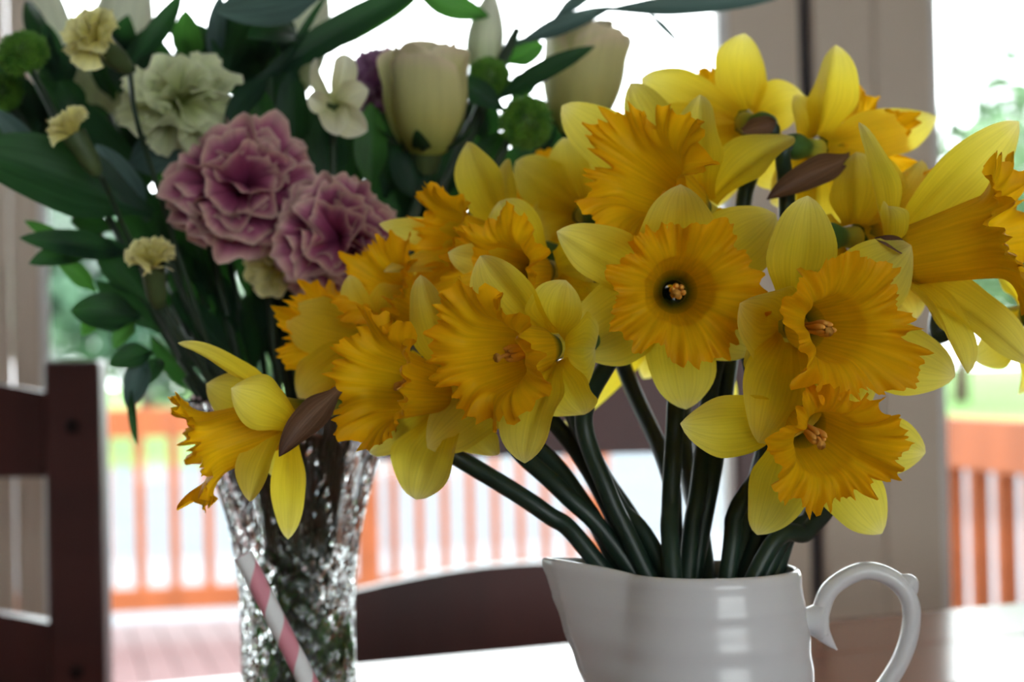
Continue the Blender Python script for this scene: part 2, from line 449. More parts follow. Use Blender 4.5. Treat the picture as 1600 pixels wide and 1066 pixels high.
# ------------------------------------------------------------------ ladder-back chairs
def chair(label, right_post, ang, wid=.43):
    """right_post: floor point of the rear post on the viewer's right; ang: turn of the back against the view."""
    e = Vector((math.cos(ang), math.sin(ang), 0)); n = Vector((e.y, -e.x, 0))     # n: towards the seat front
    rp = Vector((*right_post, 0)); lp = rp - e*wid
    t = thing('dining_chair', label, 'chair', (rp+lp)/2, 'ladder-back dining chairs')
    zz = lambda p, h: p+Vector((0, 0, h))
    for p in (lp, rp):
        po = beam('back_post', zz(p, 0), zz(p, .962), .042, .048, M['chair'], t, up=e, bev=.004)
        for h in (.905, .695):
            obj('peg', lathe('peg', [(0.0001, .0008), (.006, .0008), (.0065, -.004)], zz(p, h)+n*.021, n, 12), M['peg'], po)
    def rail(z0, z1, arch):
        rows = []
        nn = 20
        for side in (0, 1):
            pass
        vs, fs = [], []
        for i in range(nn+1):
            f = i/nn
            c = lp + (rp-lp)*f - n*(.012*math.sin(PI*f))
            zt = z1 + arch*math.sin(PI*f)
            k = len(vs)
            vs += [zz(c+n*.011, z0), zz(c-n*.011, z0), zz(c-n*.011, zt), zz(c+n*.011, zt)]
            if i:
                for a in range(4):
                    b = (a+1) % 4
                    fs.append((k-4+a, k-4+b, k+b, k+a))
        fs += [(3, 2, 1, 0), (k, k+1, k+2, k+3)]
        obj('back_rail', mesh('back_rail', vs, fs, None, False), M['chair'], t)
    rail(.862, .93, .028); rail(.655, .731, .028); rail(.50, .55, .01)
    f0, f1 = lp+n*.40-e*.01, rp+n*.40+e*.01
    for p in (f0, f1):
        beam('front_leg', zz(p, 0), zz(p, .43), .04, .04, M['chair'], t, up=e, bev=.003)
    q = (lp+rp)/2+n*.2
    obj('seat', box_mesh('seat', wid+.03, .44, .03, .008), M['chair'], t, Matrix.Translation(zz(q, .445)) @ Matrix((e, -n, Vector((0, 0, 1)))).transposed().to_4x4())
    for a, b, h in ((lp, f0, .2), (rp, f1, .2), (f0, f1, .28), (lp, rp, .25)):
        beam('stretcher', zz(a, h), zz(b, h), .022, .025, M['chair'], t)
p1 = P(118, 560, 1.66); chair('dark-stained ladder-back chair standing apart on the crystal vase side, one post and rails showing', (p1.x, p1.y), math.radians(2))
p2 = P(1175, 560, 1.86); chair('dark-stained ladder-back chair beyond the table, behind the white jug and stems', (p2.x, p2.y), math.radians(6))

# ------------------------------------------------------------------ white jug
JD = .78
JC = P(1110, 893, JD); JC = Vector((JC.x, JC.y, TZ))
JH = P(1110, 893, JD).z - TZ
R_RIM = 138/F*JD
def jug_profile():
    return [(.034, 0), (.0405, .003), (.0425, .012), (.0428, JH*.25), (.0418, JH*.5), (.0398, JH*.75), (.0372, JH*.93), (R_RIM, JH)]
def jr(h):
    pr = jug_profile()
    for (r0, h0), (r1, h1) in zip(pr, pr[1:]):
        if h <= h1: return r0+(r1-r0)*(h-h0)/(h1-h0)
    return pr[-1][0]
SPD = cdir(-1, 0, 0); SPD.z = 0; SPD.normalize(); SPD = (Matrix.Rotation(math.radians(-14), 3, 'Z') @ SPD)   # spout, a little away from the viewer
def jug_ring(h, off):
    """one horizontal ring: a circle with the spout's wedge drawn out of it."""
    R = jr(h)-off
    f = h/JH
    tip = R
    if f > .28:
        g = (f-.28)/.72
        tip = R + (.0385*g**1.25)-(off*.6 if g > .2 else 0)
    a0 = math.atan2(SPD.y, SPD.x)
    n = 96; out = []
    half = math.radians(37)
    q = Vector((R*math.cos(half), R*math.sin(half)))
    T = Vector((max(tip, R), 0))
    for k in range(n):
        th = k*2*PI/n; th = (th+PI) % (2*PI)-PI
        r = R
        if abs(th) < half and tip > R+1e-5:
            # ray at |th| against the line from T to q, softened at the tip
            d = q-T; c, s = math.cos(abs(th)), math.sin(abs(th))
            den = c*d.y - s*d.x
            rr = (T.x*d.y)/den if abs(den) > 1e-9 else R
            soft = 1-.05*math.exp(-(th/.09)**2)*(tip-R)/R
            r = max(R*.97, rr*soft)
        z = h
        if f > .7 and abs(th) < half: z += .0045*((f-.7)/.3)**2*(1-abs(th)/half)
        # throwing rings
        r += .00035*math.sin(h*330)*sstep(.03, .2, f)*sstep(1.0, .93, f) if False else .0
        out.append(Vector((JC.x+r*math.cos(a0+th), JC.y+r*math.sin(a0+th), TZ+z)))
    return out
jug = thing('milk_jug', 'white glazed porcelain jug holding the daffodils', 'jug', JC)
rows = []
hs = [0, .001, .004, .009] + [JH*(.1+.9*k/56) for k in range(57)]
for h in hs:
    r = jug_ring(h, 0)
    rp = .00028*math.sin(h*2*PI/.0140)*(1 if .015 < h < JH*.9 else 0) + (.0006*math.exp(-((h-JH+.0025)/.0016)**2))
    rows.append([p + (p-Vector((JC.x, JC.y, p.z))).normalized()*rp for p in r])
lipc = [(.0008, .0009), (.0018, .0009)]
for off, dz in lipc:
    rows.append([p+Vector((0, 0, dz)) for p in jug_ring(JH, off)])
for h in reversed([.006] + [JH*(.1+.9*k/20) for k in range(21)]):
    rows.append(jug_ring(h, .0028))
rows.append([Vector((JC.x, JC.y, TZ+.005))]*96)
rows.insert(0, [Vector((JC.x, JC.y, TZ+.0005))]*96)
obj('body', grid('jug_body', rows, closed=True), M['porcelain'], jug)
def jp(px, py, dd=0.0): return P(px, py, JD+dd)
hp = [jp(1281, 992), jp(1282, 958), jp(1300, 918), jp(1350, 892), jp(1398, 907), jp(1423, 945), jp(1419, 1000), jp(1393, 1057), jp(1345, 1112), jp(1268, 1150)]
hd = obj('handle', tube_mesh('handle', hp, lambda v: .0037 if v < .9 else .0037+.002*(v-.9)/.1, 16, 8, flat=1.3), M['porcelain'], jug)
obj('handle_stub', tube_mesh('handle_stub', [jp(1234, 970), jp(1252, 970), jp(1266, 970), jp(1284, 970)], lambda v: .0078-.0024*math.sin(PI*min(1, v*1.1)), 16, 6), M['porcelain'], hd)
obj('handle_tail', tube_mesh('handle_tail', [jp(1276, 968), jp(1283, 986), jp(1294, 1001), jp(1308, 1016)], lambda v: max(.0004, .0052*(1-v)**.8), 14, 6), M['porcelain'], hd)
obj('thumb_bead', tube_mesh('thumb_bead', [jp(1406, 900), jp(1421, 912), jp(1431, 928)], lambda v: .0010+.0026*math.sin(PI*v), 12, 6), M['porcelain'], hd)

# ------------------------------------------------------------------ petals
def petal_mesh(base, tip, nrm, width, bulge=.004, cup=.15, twist=0.0, hood=0.0, wave=.13, seed=0, nu=13, nv=20, base_w=.46, peak=.48, point=.74, fold=.20, roll=0.0):
    rnd = random.Random(seed)
    base, tip = Vector(base), Vector(tip)
    ax = tip-base; L = ax.length; t0 = ax/L
    n0 = nrm - t0*nrm.dot(t0)
    n0 = n0.normalized() if n0.length > 1e-4 else t0.orthogonal().normalized()
    n0 = Matrix.Rotation(math.radians(roll), 3, t0) @ n0
    mid = (base+tip)/2 + n0*bulge
    ph = [rnd.uniform(0, 6.28) for _ in range(4)]
    rows = []
    for j in range(nv):
        v = j/(nv-1)
        v = 1-(1-v)**1.15
        c = base*(1-v)**2 + mid*2*v*(1-v) + tip*v*v
        t = ((mid-base)*(1-v)+(tip-mid)*v).normalized()
        n = (n0-t*n0.dot(t)).normalized()
        n = Matrix.Rotation(math.radians(twist)*v, 3, t) @ n
        wd = n.cross(t)
        f = base_w+(1-base_w)*sstep(0, peak, v)
        if v > peak: f *= max(0.0, 1-((v-peak)/(1-peak))**2.4)**point
        hw = width*.5*max(f, .02)
        c = c + n*(hood*L*sstep(.62, 1, v)**1.5)
        row = []
        for i in range(nu):
            u = -1+2*i/(nu-1)
            z = cup*hw*u*u - fold*hw*math.exp(-(u/.22)**2)*(1-v*.5)
            e = abs(u)**2
            z += wave*hw*e*math.sin(v*8+ph[0]+(1.7 if u > 0 else 0))*sstep(.1, .5, v)
            z += wave*.35*hw*math.sin(u*5+ph[1]+v*3)
            s = 1+wave*.25*math.sin(v*13+ph[2]+u)
            row.append(c + wd*(u*hw*s) + n*z)
        rows.append(row)
    return grid('petal', rows)

def corona_mesh(C, axis, ln, r0, rm, seed, frill=1.0, flare=.34, up=Vector((0, 0, 1)), squash=1.0):
    rnd = random.Random(seed)
    a = (up-axis*up.dot(axis)).normalized(); b = axis.cross(a)
    na, nt_ = 200, 30
    ph = [rnd.uniform(0, 6.28) for _ in range(12)]
    off = rnd.uniform(0, 90)
    A = .0042*frill
    def nz(th, f, o):           # smooth noise that closes round the rim
        return noise.noise(Vector((math.cos(th)*f+o+off, math.sin(th)*f, o*1.7)))
    an = [i*2*PI/na for i in range(na)]
    lobe = [nz(t, 1.5, 0)*1.3+nz(t, 3.0, 5)*1.0 for t in an]
    lobz = [nz(t, 1.9, 11)*1.4+nz(t, 3.6, 17)*1.2 for t in an]
    crr = [nz(t, 7.0, 23)*1.1+nz(t, 13, 29)*.7 for t in an]
    crz = [nz(t, 6.2, 37)*1.2+nz(t, 12, 41)*.9 for t in an]
    toot = [abs(nz(t, 10, 47))*1.8-.35+nz(t, 17, 53)*.8 for t in an]
    amp = [max(.35, .9+1.2*nz(t, 2.6, 31)) for t in an]
    rows = [[C + axis*z + a*(r*math.cos(t)) + b*(r*math.sin(t)) for t in an] for r, z in ((.0032, -.020), (.0038, -.012), (r0*.62, -.006))]
    for j in range(nt_):
        t = (j/(nt_-1))**.85
        rt = rm*(1-flare)
        r = r0*.92+(rt-r0*.92)*t**1.02
        s = sstep(.45, 1, t)
        s2 = max(0, (t-.64)/.36)
        r += (rm-rt)*s2**1.5
        z = ln*(t-.12*s2**3)
        e = sstep(.70, 1, t)
        e2 = sstep(.88, 1, t)
        row = []
        for i in range(na):
            th = an[i]
            rr = r*(1+.028*crr[i]*t*(1-e)) + A*(s**1.4*lobe[i]*1.25 + e**1.5*amp[i]*crr[i]*.75 + e2*toot[i]*.5)
            zz = z + A*(s**1.7*lobz[i]*1.5 + e**1.5*amp[i]*crz[i]*1.1 + e2*toot[i]*.7)
            row.append(C + axis*zz + a*(rr*math.cos(th)) + b*(rr*math.sin(th)*squash))
        rows.append(row)
    return grid('trumpet', rows, closed=True)

def sheath_mesh(base, tip, width, bulge, nrm, seed):
    return petal_mesh(base, tip, nrm, width, bulge=bulge, cup=.9, twist=20, wave=.1, seed=seed, base_w=.3, peak=.4, point=.9, fold=0)

STAMEN = {}
def stamens(C, axis, ln, parent, seed):
    rnd = random.Random(seed)
    a = axis.orthogonal().normalized(); b = axis.cross(a)
    for k in range(6):
        th = k*PI/3
        p0 = C+(a*math.cos(th)+b*math.sin(th))*.0012-axis*.012
        p1 = C+(a*math.cos(th)+b*math.sin(th))*.0021+axis*ln*rnd.uniform(.28, .40)
        obj('stamen', tube_mesh('stamen', [p0, (p0+p1)/2, p1-axis*.001, p1+axis*.006], lambda v: .0005 if v < .55 else .0005+.0008*abs(math.sin((v-.55)/.45*PI))**.6, 7, 4), M['anther'], parent)
    e = C+axis*(ln*.58)+a*.0015
    obj('pistil', tube_mesh('pistil', [C-axis*.014, C+axis*ln*.4, e-axis*.002, e], lambda v: .0007 if v < .88 else .0007+.0012*(v-.88)/.12, 8, 5), M['anther'], parent)

def daffodil(key, label, c, d, axis, petals, mouth=(0, 0), low=None, via=(), ln=.040, rm=.0265, r0=.0095, flare=.34, frill=1.0, seed=0,
             sheath=None, k=-.001, stam=False, squash=1.0, neck=.034, stem_r=.0038):
    """c: picture point of the joint of petals and trumpet, d its depth; petals: (tip px, tip py, width mm, options)."""
    C = P(*c, d)
    ax = cdir(*axis)
    # where the stem passes the mouth of the jug and where it ends inside
    mx, my = mouth
    rt = cdir(1, 0, 0); rt.z = 0; rt.normalize(); fw = Vector((-rt.y, rt.x, 0))
    mouth_p = Vector((JC.x, JC.y, TZ+JH+.004)) + rt*mx + fw*my
    if via:
        lv = P(*via[-1]); q = mouth_p-lv
        e_ = mouth_p + q*((TZ+.010-mouth_p.z)/q.z)-Vector((JC.x, JC.y, 0)); e_.z = 0
        if e_.length > .034: e_ = e_*(.034/e_.length)
        lx, ly = e_.dot(rt), e_.dot(fw)
    else: lx, ly = (-mx*.45, -my*.45)
    low_p = Vector((JC.x, JC.y, TZ+.010)) + rt*lx + fw*ly
    t = thing('daffodil', label, 'daffodil', low_p, 'daffodils in the white jug')
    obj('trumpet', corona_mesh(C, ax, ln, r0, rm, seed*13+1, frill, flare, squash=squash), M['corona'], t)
    for i, pt in enumerate(petals):
        tx, ty, wmm = pt[:3]; o = dict(pt[3]) if len(pt) > 3 else {}
        ry = ray(tx, ty)
        if 'dz' in o: s = o.pop('dz')
        else:
            kk = o.pop('k', k)
            q = CAMP+ry*d-C
            s = (kk-q.dot(ax))/ry.dot(ax)
            s = max(-.03, min(.03, s))
        tip = CAMP + ry*(d+s)
        rad = tip-C; rad = rad-ax*rad.dot(ax)
        base = C + (rad.normalized()*.0054 if rad.length > 1e-4 else Vector((0, 0, 0))) - ax*.0092
        if 'base' in o: base = P(*o.pop('base'))
        o.setdefault('bulge', .006); o.setdefault('cup', .16)
        nr_ = cdir(*o.pop('nrm')) if 'nrm' in o else ax
        obj('petal', petal_mesh(base, tip, nr_, wmm/1000, seed=seed*31+i, **o), M['tepal'], t)
    ov = lathe('ovary', [(.0050, -.006), (.0050, -.010), (.0042, -.018), (.0046, -.021), (.0060, -.027), (.0052, -.033), (.0036, -.036)], C, ax, 20)
    obj('ovary', ov, M['ovary'], t)
    p0 = C-ax*.034
    p1 = C-ax*(.034+neck*.5)+Vector((0, 0, -.004))
    pts = [p0, p1] + [P(*v) for v in via] + [mouth_p, low_p]
    if not via:
        m = (p1*.55+mouth_p*.45); m = m + (-ax*.018 if ax.z > -.2 else Vector((0, 0, 0))); m.z = max(m.z, (p1.z*.55+mouth_p.z*.45))
        pts = [p0, p1, m, mouth_p, low_p]
    obj('stem', tube_mesh('stem', pts, lambda v: stem_r*(.72+.28*min(1, v*3.5)), 12, 9), M['stem'], t)
    if stam: stamens(C, ax, ln, t, seed)
    if sheath:
        (bx, by, bd), (sx, sy, sdp), sw = sheath
        obj('sheath', sheath_mesh(P(bx, by, bd), P(sx, sy, sdp), sw/1000, .004, cdir(0, 0, 1), seed), M['spathe'], t)
    return t

# --- facing flowers
daffodil('D', 'yellow daffodil facing straight out, round trumpet with dark throat, in the middle of the bunch', (1055, 456), .765, (-.01, -.01, 1),
         [(1062, 286, 31, dict(hood=.10, cup=.35, k=.010)), (1212, 335, 31, dict(k=.0)), (870, 362, 24, dict(k=.006, twist=25)),
          (893, 545, 34, dict(k=.010)), (1072, 640, 28, dict(k=.0, cup=.3)), (1185, 545, 30, dict(k=-.002))],
         mouth=(-.016, -.004), via=[(1056, 600, .80), (1048, 780, .79)], ln=.034, rm=.0285, flare=.42, seed=4, stam=True)
daffodil('C', 'yellow daffodil with trumpet angled to the vase, stamens showing in its throat', (842, 546), .735, (-.62, -.09, .78),
         [(750, 400, 27, dict(k=.006, cup=.25)), (884, 438, 22, dict(dz=-.004, twist=40, cup=.3)), (930, 545, 30, dict(dz=.010)),
          (913, 648, 28, dict(dz=.012)), (820, 724, 28, dict(dz=-.008, bulge=.008)), (668, 700, 28, dict(k=-.004))],
         mouth=(-.028, .004), via=[(912, 650, .79), (950, 770, .785)], ln=.042, rm=.0258, flare=.32, seed=3, stam=True)
daffodil('F', 'yellow daffodil with broad frilled trumpet turned to the cream mullion, above the lowest flower', (1258, 512), .735, (.34, -.03, .94),
         [(1262, 306, 26, dict(k=.0, roll=-25, cup=.25)), (1156, 474, 31, dict(k=.004, cup=.4, roll=-20)), (1185, 692, 36, dict(k=.004, bulge=.008)),
          (1424, 384, 31, dict(dz=.006, bulge=.010)), (1492, 588, 29, dict(dz=.022)), (1330, 660, 28, dict(dz=.02))],
         mouth=(.008, .0), via=[(1200, 700, .79), (1150, 800, .785)], ln=.036, rm=.0265, flare=.42, frill=1.1, seed=11, stam=True)
daffodil('G', 'yellow daffodil hanging lowest above the jug handle, trumpet tipped down', (1256, 666), .735, (.22, -.25, .94),
         [(1063, 662, 26, dict(k=.002, cup=.3)), (1183, 836, 26, dict(k=.0, cup=.25)), (1378, 834, 25, dict(dz=.008)),
          (1446, 708, 25, dict(dz=.018, cup=.3)), (1370, 570, 26, dict(dz=.03)), (1190, 520, 26, dict(dz=.02))],
         mouth=(.021, -.002), via=[(1292, 760, .80), (1262, 830, .79)], ln=.036, rm=.0242, flare=.38, frill=1.05, seed=8, stam=True)
daffodil('B', 'yellow daffodil with wide open cup beside the brown sheath, broad lower petal hanging', (690, 610), .765, (-.70, .12, .70),
         [(657, 430, 24, dict(dz=.004)), (650, 781, 34, dict(dz=-.004, bulge=.007, cup=.1, point=.56, peak=.56, base_w=.45)), (577, 706, 20, dict(dz=.025)),
          (775, 712, 22, dict(dz=.012)), (660, 620, 24, dict(dz=.03)), (790, 520, 26, dict(dz=.02))],
         mouth=(-.034, .008), via=[(800, 690, .80), (880, 770, .79)], ln=.040, rm=.0255, flare=.30, seed=5, stam=True)
daffodil('A', 'yellow daffodil in profile pointing away from the jug at the vase, curled back petals', (452, 655), .765, (-.93, -.30, .12),
         [(278, 536, 15, dict(dz=.010, base=(446, 645, .765), nrm=(.45, 1, .22), bulge=.007, cup=.3, twist=-25)),
          (361, 607, 22, dict(dz=-.030, base=(462, 662, .752), nrm=(.15, .35, 1), bulge=.012, cup=-.35, peak=.6)),
          (322, 600, 23, dict(dz=.022, base=(448, 650, .775), nrm=(0, .3, 1), bulge=.006, cup=-.2)),
          (390, 784, 18, dict(dz=-.014, base=(447, 655, .757), nrm=(-.55, .1, .8), bulge=.006, cup=.45)),
          (450, 843, 14, dict(dz=.002, base=(452, 668, .77), nrm=(.25, 0, 1), bulge=-.004, cup=.2)),
          (430, 745, 13, dict(dz=.025, base=(448, 660, .78), nrm=(.3, 0, 1)))],
         mouth=(-.046, .010), low=(.02, 0), via=[(612, 655, .785), (720, 718, .79), (850, 800, .785)], ln=.046, rm=.0215, r0=.0105, flare=.36, frill=.95, seed=2,
         sheath=((528, 610, .752), (436, 714, .742), 12.5), neck=.02)
daffodil('E', 'yellow daffodil facing up toward the window behind the central flower, deeply curled trumpet rim', (1078, 318), .80, (-.66, .30, .69),
         [(1094, 148, 27, dict(dz=.004)), (1240, 213, 26, dict(dz=.016, bulge=.010)), (878, 165, 27, dict(dz=.03)), (985, 130, 26, dict(dz=.03)),
          (1190, 400, 28, dict(dz=.015)), (985, 395, 26, dict(dz=-.01))],
         mouth=(-.008, .008), via=[(1120, 560, .83), (1092, 760, .80)], ln=.042, rm=.0275, flare=.34, frill=1.2, seed=6)
daffodil('H', 'yellow daffodil in profile pointing away from the jug past the mullion, long smooth trumpet', (1428, 398), .755, (.88, .21, .42),
         [(1342, 191, 22, dict(dz=-.006, roll=40, bulge=.004, cup=.3)), (1592, 190, 25, dict(dz=.016, bulge=-.004, roll=-30, cup=.25)), (1388, 322, 12, dict(dz=-.028, roll=60, cup=.6)),
          (1512, 584, 22, dict(dz=-.018, bulge=.010, roll=20, cup=.45)), (1612, 568, 26, dict(dz=.002, bulge=.012, roll=20)), (1500, 520, 26, dict(dz=.03))],
         mouth=(.026, .006), via=[(1375, 470, .80), (1330, 640, .82), (1270, 800, .80)], ln=.049, rm=.0290, r0=.0128, flare=.34, frill=1.1, seed=9,
         sheath=((1410, 390, .745), (1366, 372, .735), 6), neck=.02)
# --- behind
daffodil('I', 'yellow daffodil seen from behind at the top of the bunch against the bright glass', (1152, 190), .885, (-.30, .16, -.94),
         [(1163, 52, 28, dict(k=.004, cup=.2)), (1002, 122, 25, dict(k=.006)), (1256, 148, 25, dict(k=.002)), (965, 205, 22, dict(k=.0)), (1235, 290, 26), (1100, 330, 26)],
         mouth=(-.004, .016), via=[(1165, 300, .875), (1150, 480, .86), (1120, 700, .81)], seed=12, ln=.034, neck=.006, sheath=((1160, 205, .835), (1212, 190, .835), 9))
daffodil('J', 'yellow daffodil seen from behind next to the cream mullion, brown sheath curving below it', (1292, 235), .86, (.62, .02, -.78),
         [(1306, 70, 25, dict(k=.004, cup=.3)), (1464, 182, 25, dict(dz=.02)), (1240, 150, 16, dict(k=.006)), (1204, 318, 24, dict(k=.004)), (1275, 385, 26), (1420, 330, 26)],
         mouth=(.014, .014), via=[(1230, 330, .84), (1225, 560, .84), (1180, 760, .81)], seed=14, ln=.040, neck=.010, sheath=((1328, 245, .83), (1198, 312, .82), 13))
daffodil('K', 'yellow daffodil half hidden behind the profile daffodil near the mullion, deep gold in shade', (1352, 372), .82, (.66, .02, -.75),
         [(1338, 238, 30, dict(dz=.0)), (1480, 330, 26, dict(dz=.02)), (1255, 395, 28), (1300, 500, 28), (1430, 500, 28, dict(dz=.02)), (1440, 250, 24, dict(dz=.03))],
         mouth=(.018, .010), via=[(1310, 480, .83), (1270, 660, .82)], seed=15, ln=.040)
daffodil('L', 'yellow daffodil beside the lower pink carnation, trumpet facing the vase, its petal tip brown', (778, 385), .85, (-.80, .10, .58),
         [(730, 222, 28, dict(dz=.012)), (790, 250, 24, dict(dz=.03)), (592, 350, 14, dict(dz=-.01)), (600, 425, 18, dict(dz=-.02)), (850, 480, 28), (760, 520, 28, dict(dz=0))],
         mouth=(-.022, .016), via=[(850, 520, .86), (930, 720, .82)], ln=.040, rm=.0215, flare=.3, seed=7)
daffodil('M', 'yellow daffodil tucked behind the flower with open throat, trumpet mostly covered', (835, 425), .80, (-.55, -.05, .82),
         [(780, 315, 29, dict(dz=.012)), (925, 412, 32, dict(dz=.008)), (945, 490, 28, dict(dz=.02)), (880, 560, 28, dict(dz=.01)), (720, 500, 24, dict(dz=-.015)), (700, 395, 20, dict(dz=-.02))],
         mouth=(-.020, .008), via=[(890, 600, .82), (960, 780, .80)], ln=.036, rm=.0230, flare=.34, seed=10)
daffodil('N', 'yellow daffodil deep in the bunch below the green pompom, seen from behind', (905, 330), .91, (-.25, .25, -.93),
         [(806, 252, 24), (880, 215, 20), (830, 360, 28), (960, 260, 26), (970, 390, 28), (900, 430, 28)],
         mouth=(-.012, .020), via=[(945, 480, .90), (985, 600, .88), (1045, 740, .83)], seed=16, ln=.034)
daffodil('O', 'yellow daffodil seen from behind under the lower pink carnation, frilled rim peeping past its petals', (575, 530), .84, (-.55, .02, -.83),
         [(444, 488, 30, dict(dz=.012)), (466, 622, 28, dict(dz=.012)), (560, 650, 26), (660, 560, 28), (640, 450, 26), (545, 430, 14)],
         mouth=(-.038, .016), low=(.02, -.01), via=[(690, 590, .83), (845, 705, .82), (910, 785, .81)], seed=17, ln=.036, rm=.025)
daffodil('P', 'yellow daffodil squeezed under the lower pink carnation, orange trumpet rim upright', (665, 485), .85, (-.62, .35, .70),
         [(570, 400, 12, dict(dz=0)), (700, 400, 26), (750, 500, 28), (690, 590, 28), (600, 545, 24), (620, 420, 16)],
         mouth=(-.030, .020), low=(.02, -.015), via=[(760, 560, .85), (890, 690, .83)], seed=18, ln=.038, rm=.0215)
daffodil('Q', 'yellow daffodil mostly cut off below the long profile trumpet', (1630, 490), .84, (.80, .1, .60),
         [(1592, 616, 24, dict(dz=.0)), (1520, 560, 22), (1690, 580, 26), (1720, 460, 26), (1640, 360, 26), (1540, 420, 22, dict(dz=.01))],
         mouth=(.030, .010), low=(-.02, 0), via=[(1470, 420, .89), (1370, 450, .88), (1300, 640, .85), (1250, 790, .81)], seed=19, ln=.036)
daffodil('R', 'pale yellow daffodil at the rear of the bunch, petals hanging between the stems', (1062, 480), .92, (.1, .15, -.98),
         [(1005, 592, 18), (1148, 640, 17, dict(dz=.0)), (930, 470, 26), (1180, 440, 26), (1100, 360, 26), (880, 668, 12, dict(dz=0))],
         mouth=(.0, .024), via=[(1062, 560, .90), (1075, 740, .84)], seed=20, ln=.034)


# ------------------------------------------------------------------ crystal vase
VD = .98
vp = P(470, 1187, VD)
VC = Vector((vp.x, vp.y, TZ))
VH = P(460, 620, VD).z - TZ
def vy(py): return VH*(1187-py)/(1187-620)
VPROF = [(py, r/F*VD) for py, r in ((1187, 88), (1180, 94), (1150, 92), (1066, 90), (960, 90), (900, 93), (840, 101), (790, 113), (740, 127), (700, 140), (660, 160), (635, 174), (620, 182))]
def vr(h):
    for (p0, r0), (p1, r1) in zip(VPROF, VPROF[1:]):
        h0, h1 = vy(p0), vy(p1)
        if h <= h1+1e-9: return r0+(r1-r0)*(h-h0)/(h1-h0)
    return VPROF[-1][1]
vase = thing('crystal_vase', 'tall cut crystal vase with flared rim holding carnations and greenery', 'vase', VC)
seg = 128; rows = []
rows.append([VC+Vector((0, 0, .0004))]*seg)
nr = 84
for j in range(nr+1):
    h = VH*j/nr
    R = vr(h); f = h/VH
    row = []
    for i in range(seg):
        th = i*2*PI/seg
        q = th*16/(2*PI)
        if f < .56:                      # crossed diagonal cuts: small diamonds
            g = h/.0125
            x, y = (q+g) % 1, (q-g) % 1
            cut = min(abs(x-.5), abs(y-.5))*2
            d = -.0016*max(0, 1-cut*2.2)
        else:                            # long upright flutes fanning to the rim
            x = (q*1.0) % 1
            d = -.0020*(abs(x-.5)*2)**2*sstep(.56, .62, f)*(1-sstep(.93, 1, f)*.6)
            y = (q+.5+h/.05) % 1
            d -= .0010*max(0, 1-abs(y-.5)*9)
        z = h + (.0018*math.cos(q*2*PI) if f > .999 else 0)
        if f < .04: d *= f/.04
        row.append(VC+Vector(((R+d)*math.cos(th), (R+d)*math.sin(th), z)))
    rows.append(row)
for j in range(40, -1, -1):
    h = .012+(VH-.0005-.012)*j/40
    R = vr(h)-(.0040 if h < VH*.9 else .0040-.0016*(h-VH*.9)/(VH*.1))
    rows.append([VC+Vector((R*math.cos(i*2*PI/seg), R*math.sin(i*2*PI/seg), h)) for i in range(seg)])
rows.append([VC+Vector((0, 0, .012))]*seg)
vb = obj('body', grid('vase_body', rows, closed=True), M['crystal'], vase)
for p in vb.data.polygons: p.use_smooth = False

# ------------------------------------------------------------------ bouquet stems
VRT = cdir(1, 0, 0); VRT.z = 0; VRT.normalize(); VFW = Vector((-VRT.y, VRT.x, 0))
def vpt(mx, my, h): return VC + VRT*mx + VFW*my + Vector((0, 0, h))
_brnd = random.Random(5)
def foot():
    a, r = _brnd.uniform(0, 6.28), .019*math.sqrt(_brnd.random())
    return vpt(r*math.cos(a), r*math.sin(a), .0145)
def bstem(parent, p0, via=(), r=.0022, foot_p=None, name='stem'):
    a, q = _brnd.uniform(0, 6.28), .020*math.sqrt(_brnd.random())
    d = p0-VC
    mx, my = d.dot(VRT), d.dot(VFW)
    l = math.hypot(mx, my)+1e-6
    k = min(.026, l*.5)/l
    mid = vpt(mx*k+.008*math.cos(a), my*k+.008*math.sin(a), vy(720))
    nar = vpt(mx*k*.35+q*.5*math.cos(a), my*k*.35+q*.5*math.sin(a), vy(900))
    pts = [p0]+[P(*v) for v in via]+[mid, nar, foot_p]
    return obj(name, tube_mesh('stem', pts, r, 8, 7), M['bstem'], parent)

# ------------------------------------------------------------------ carnations
def fan_petal(seed, ruf, serr=.05, curl=.25):
    rnd = random.Random(seed); ph = [rnd.uniform(0, 6.28) for _ in range(6)]
    nu, nv = 15, 10; rows = []
    for j in range(nv):
        v = j/(nv-1); row = []
        hw = .07+.52*v**1.1
        for i in range(nu):
            u = -1+2*i/(nu-1)
            L = v*(1-.36*abs(u)**2.6*v*v) * (1+serr*v**6*(math.sin(u*9+ph[0])+.7*math.sin(u*17+ph[1])))
            n = ruf*v**1.5*(math.sin(u*3.4+ph[2])*.8+math.sin(u*6.5+ph[3]+v*2)*.45+.5*math.sin(u*2+ph[4]))
            out = curl*v**2.2
            row.append(Vector((n+out, hw*u*(1-.12*abs(n)), L*(1-.12*out))))
        rows.append(row)
    return grid('petal', rows)
FAN = {}
def axis_frame(axis, C, spin=0):
    a = axis.orthogonal().normalized(); b = axis.cross(a)
    return Matrix.Translation(C) @ Matrix((a, b, axis)).transposed().to_4x4() @ Matrix.Rotation(spin, 4, 'Z')
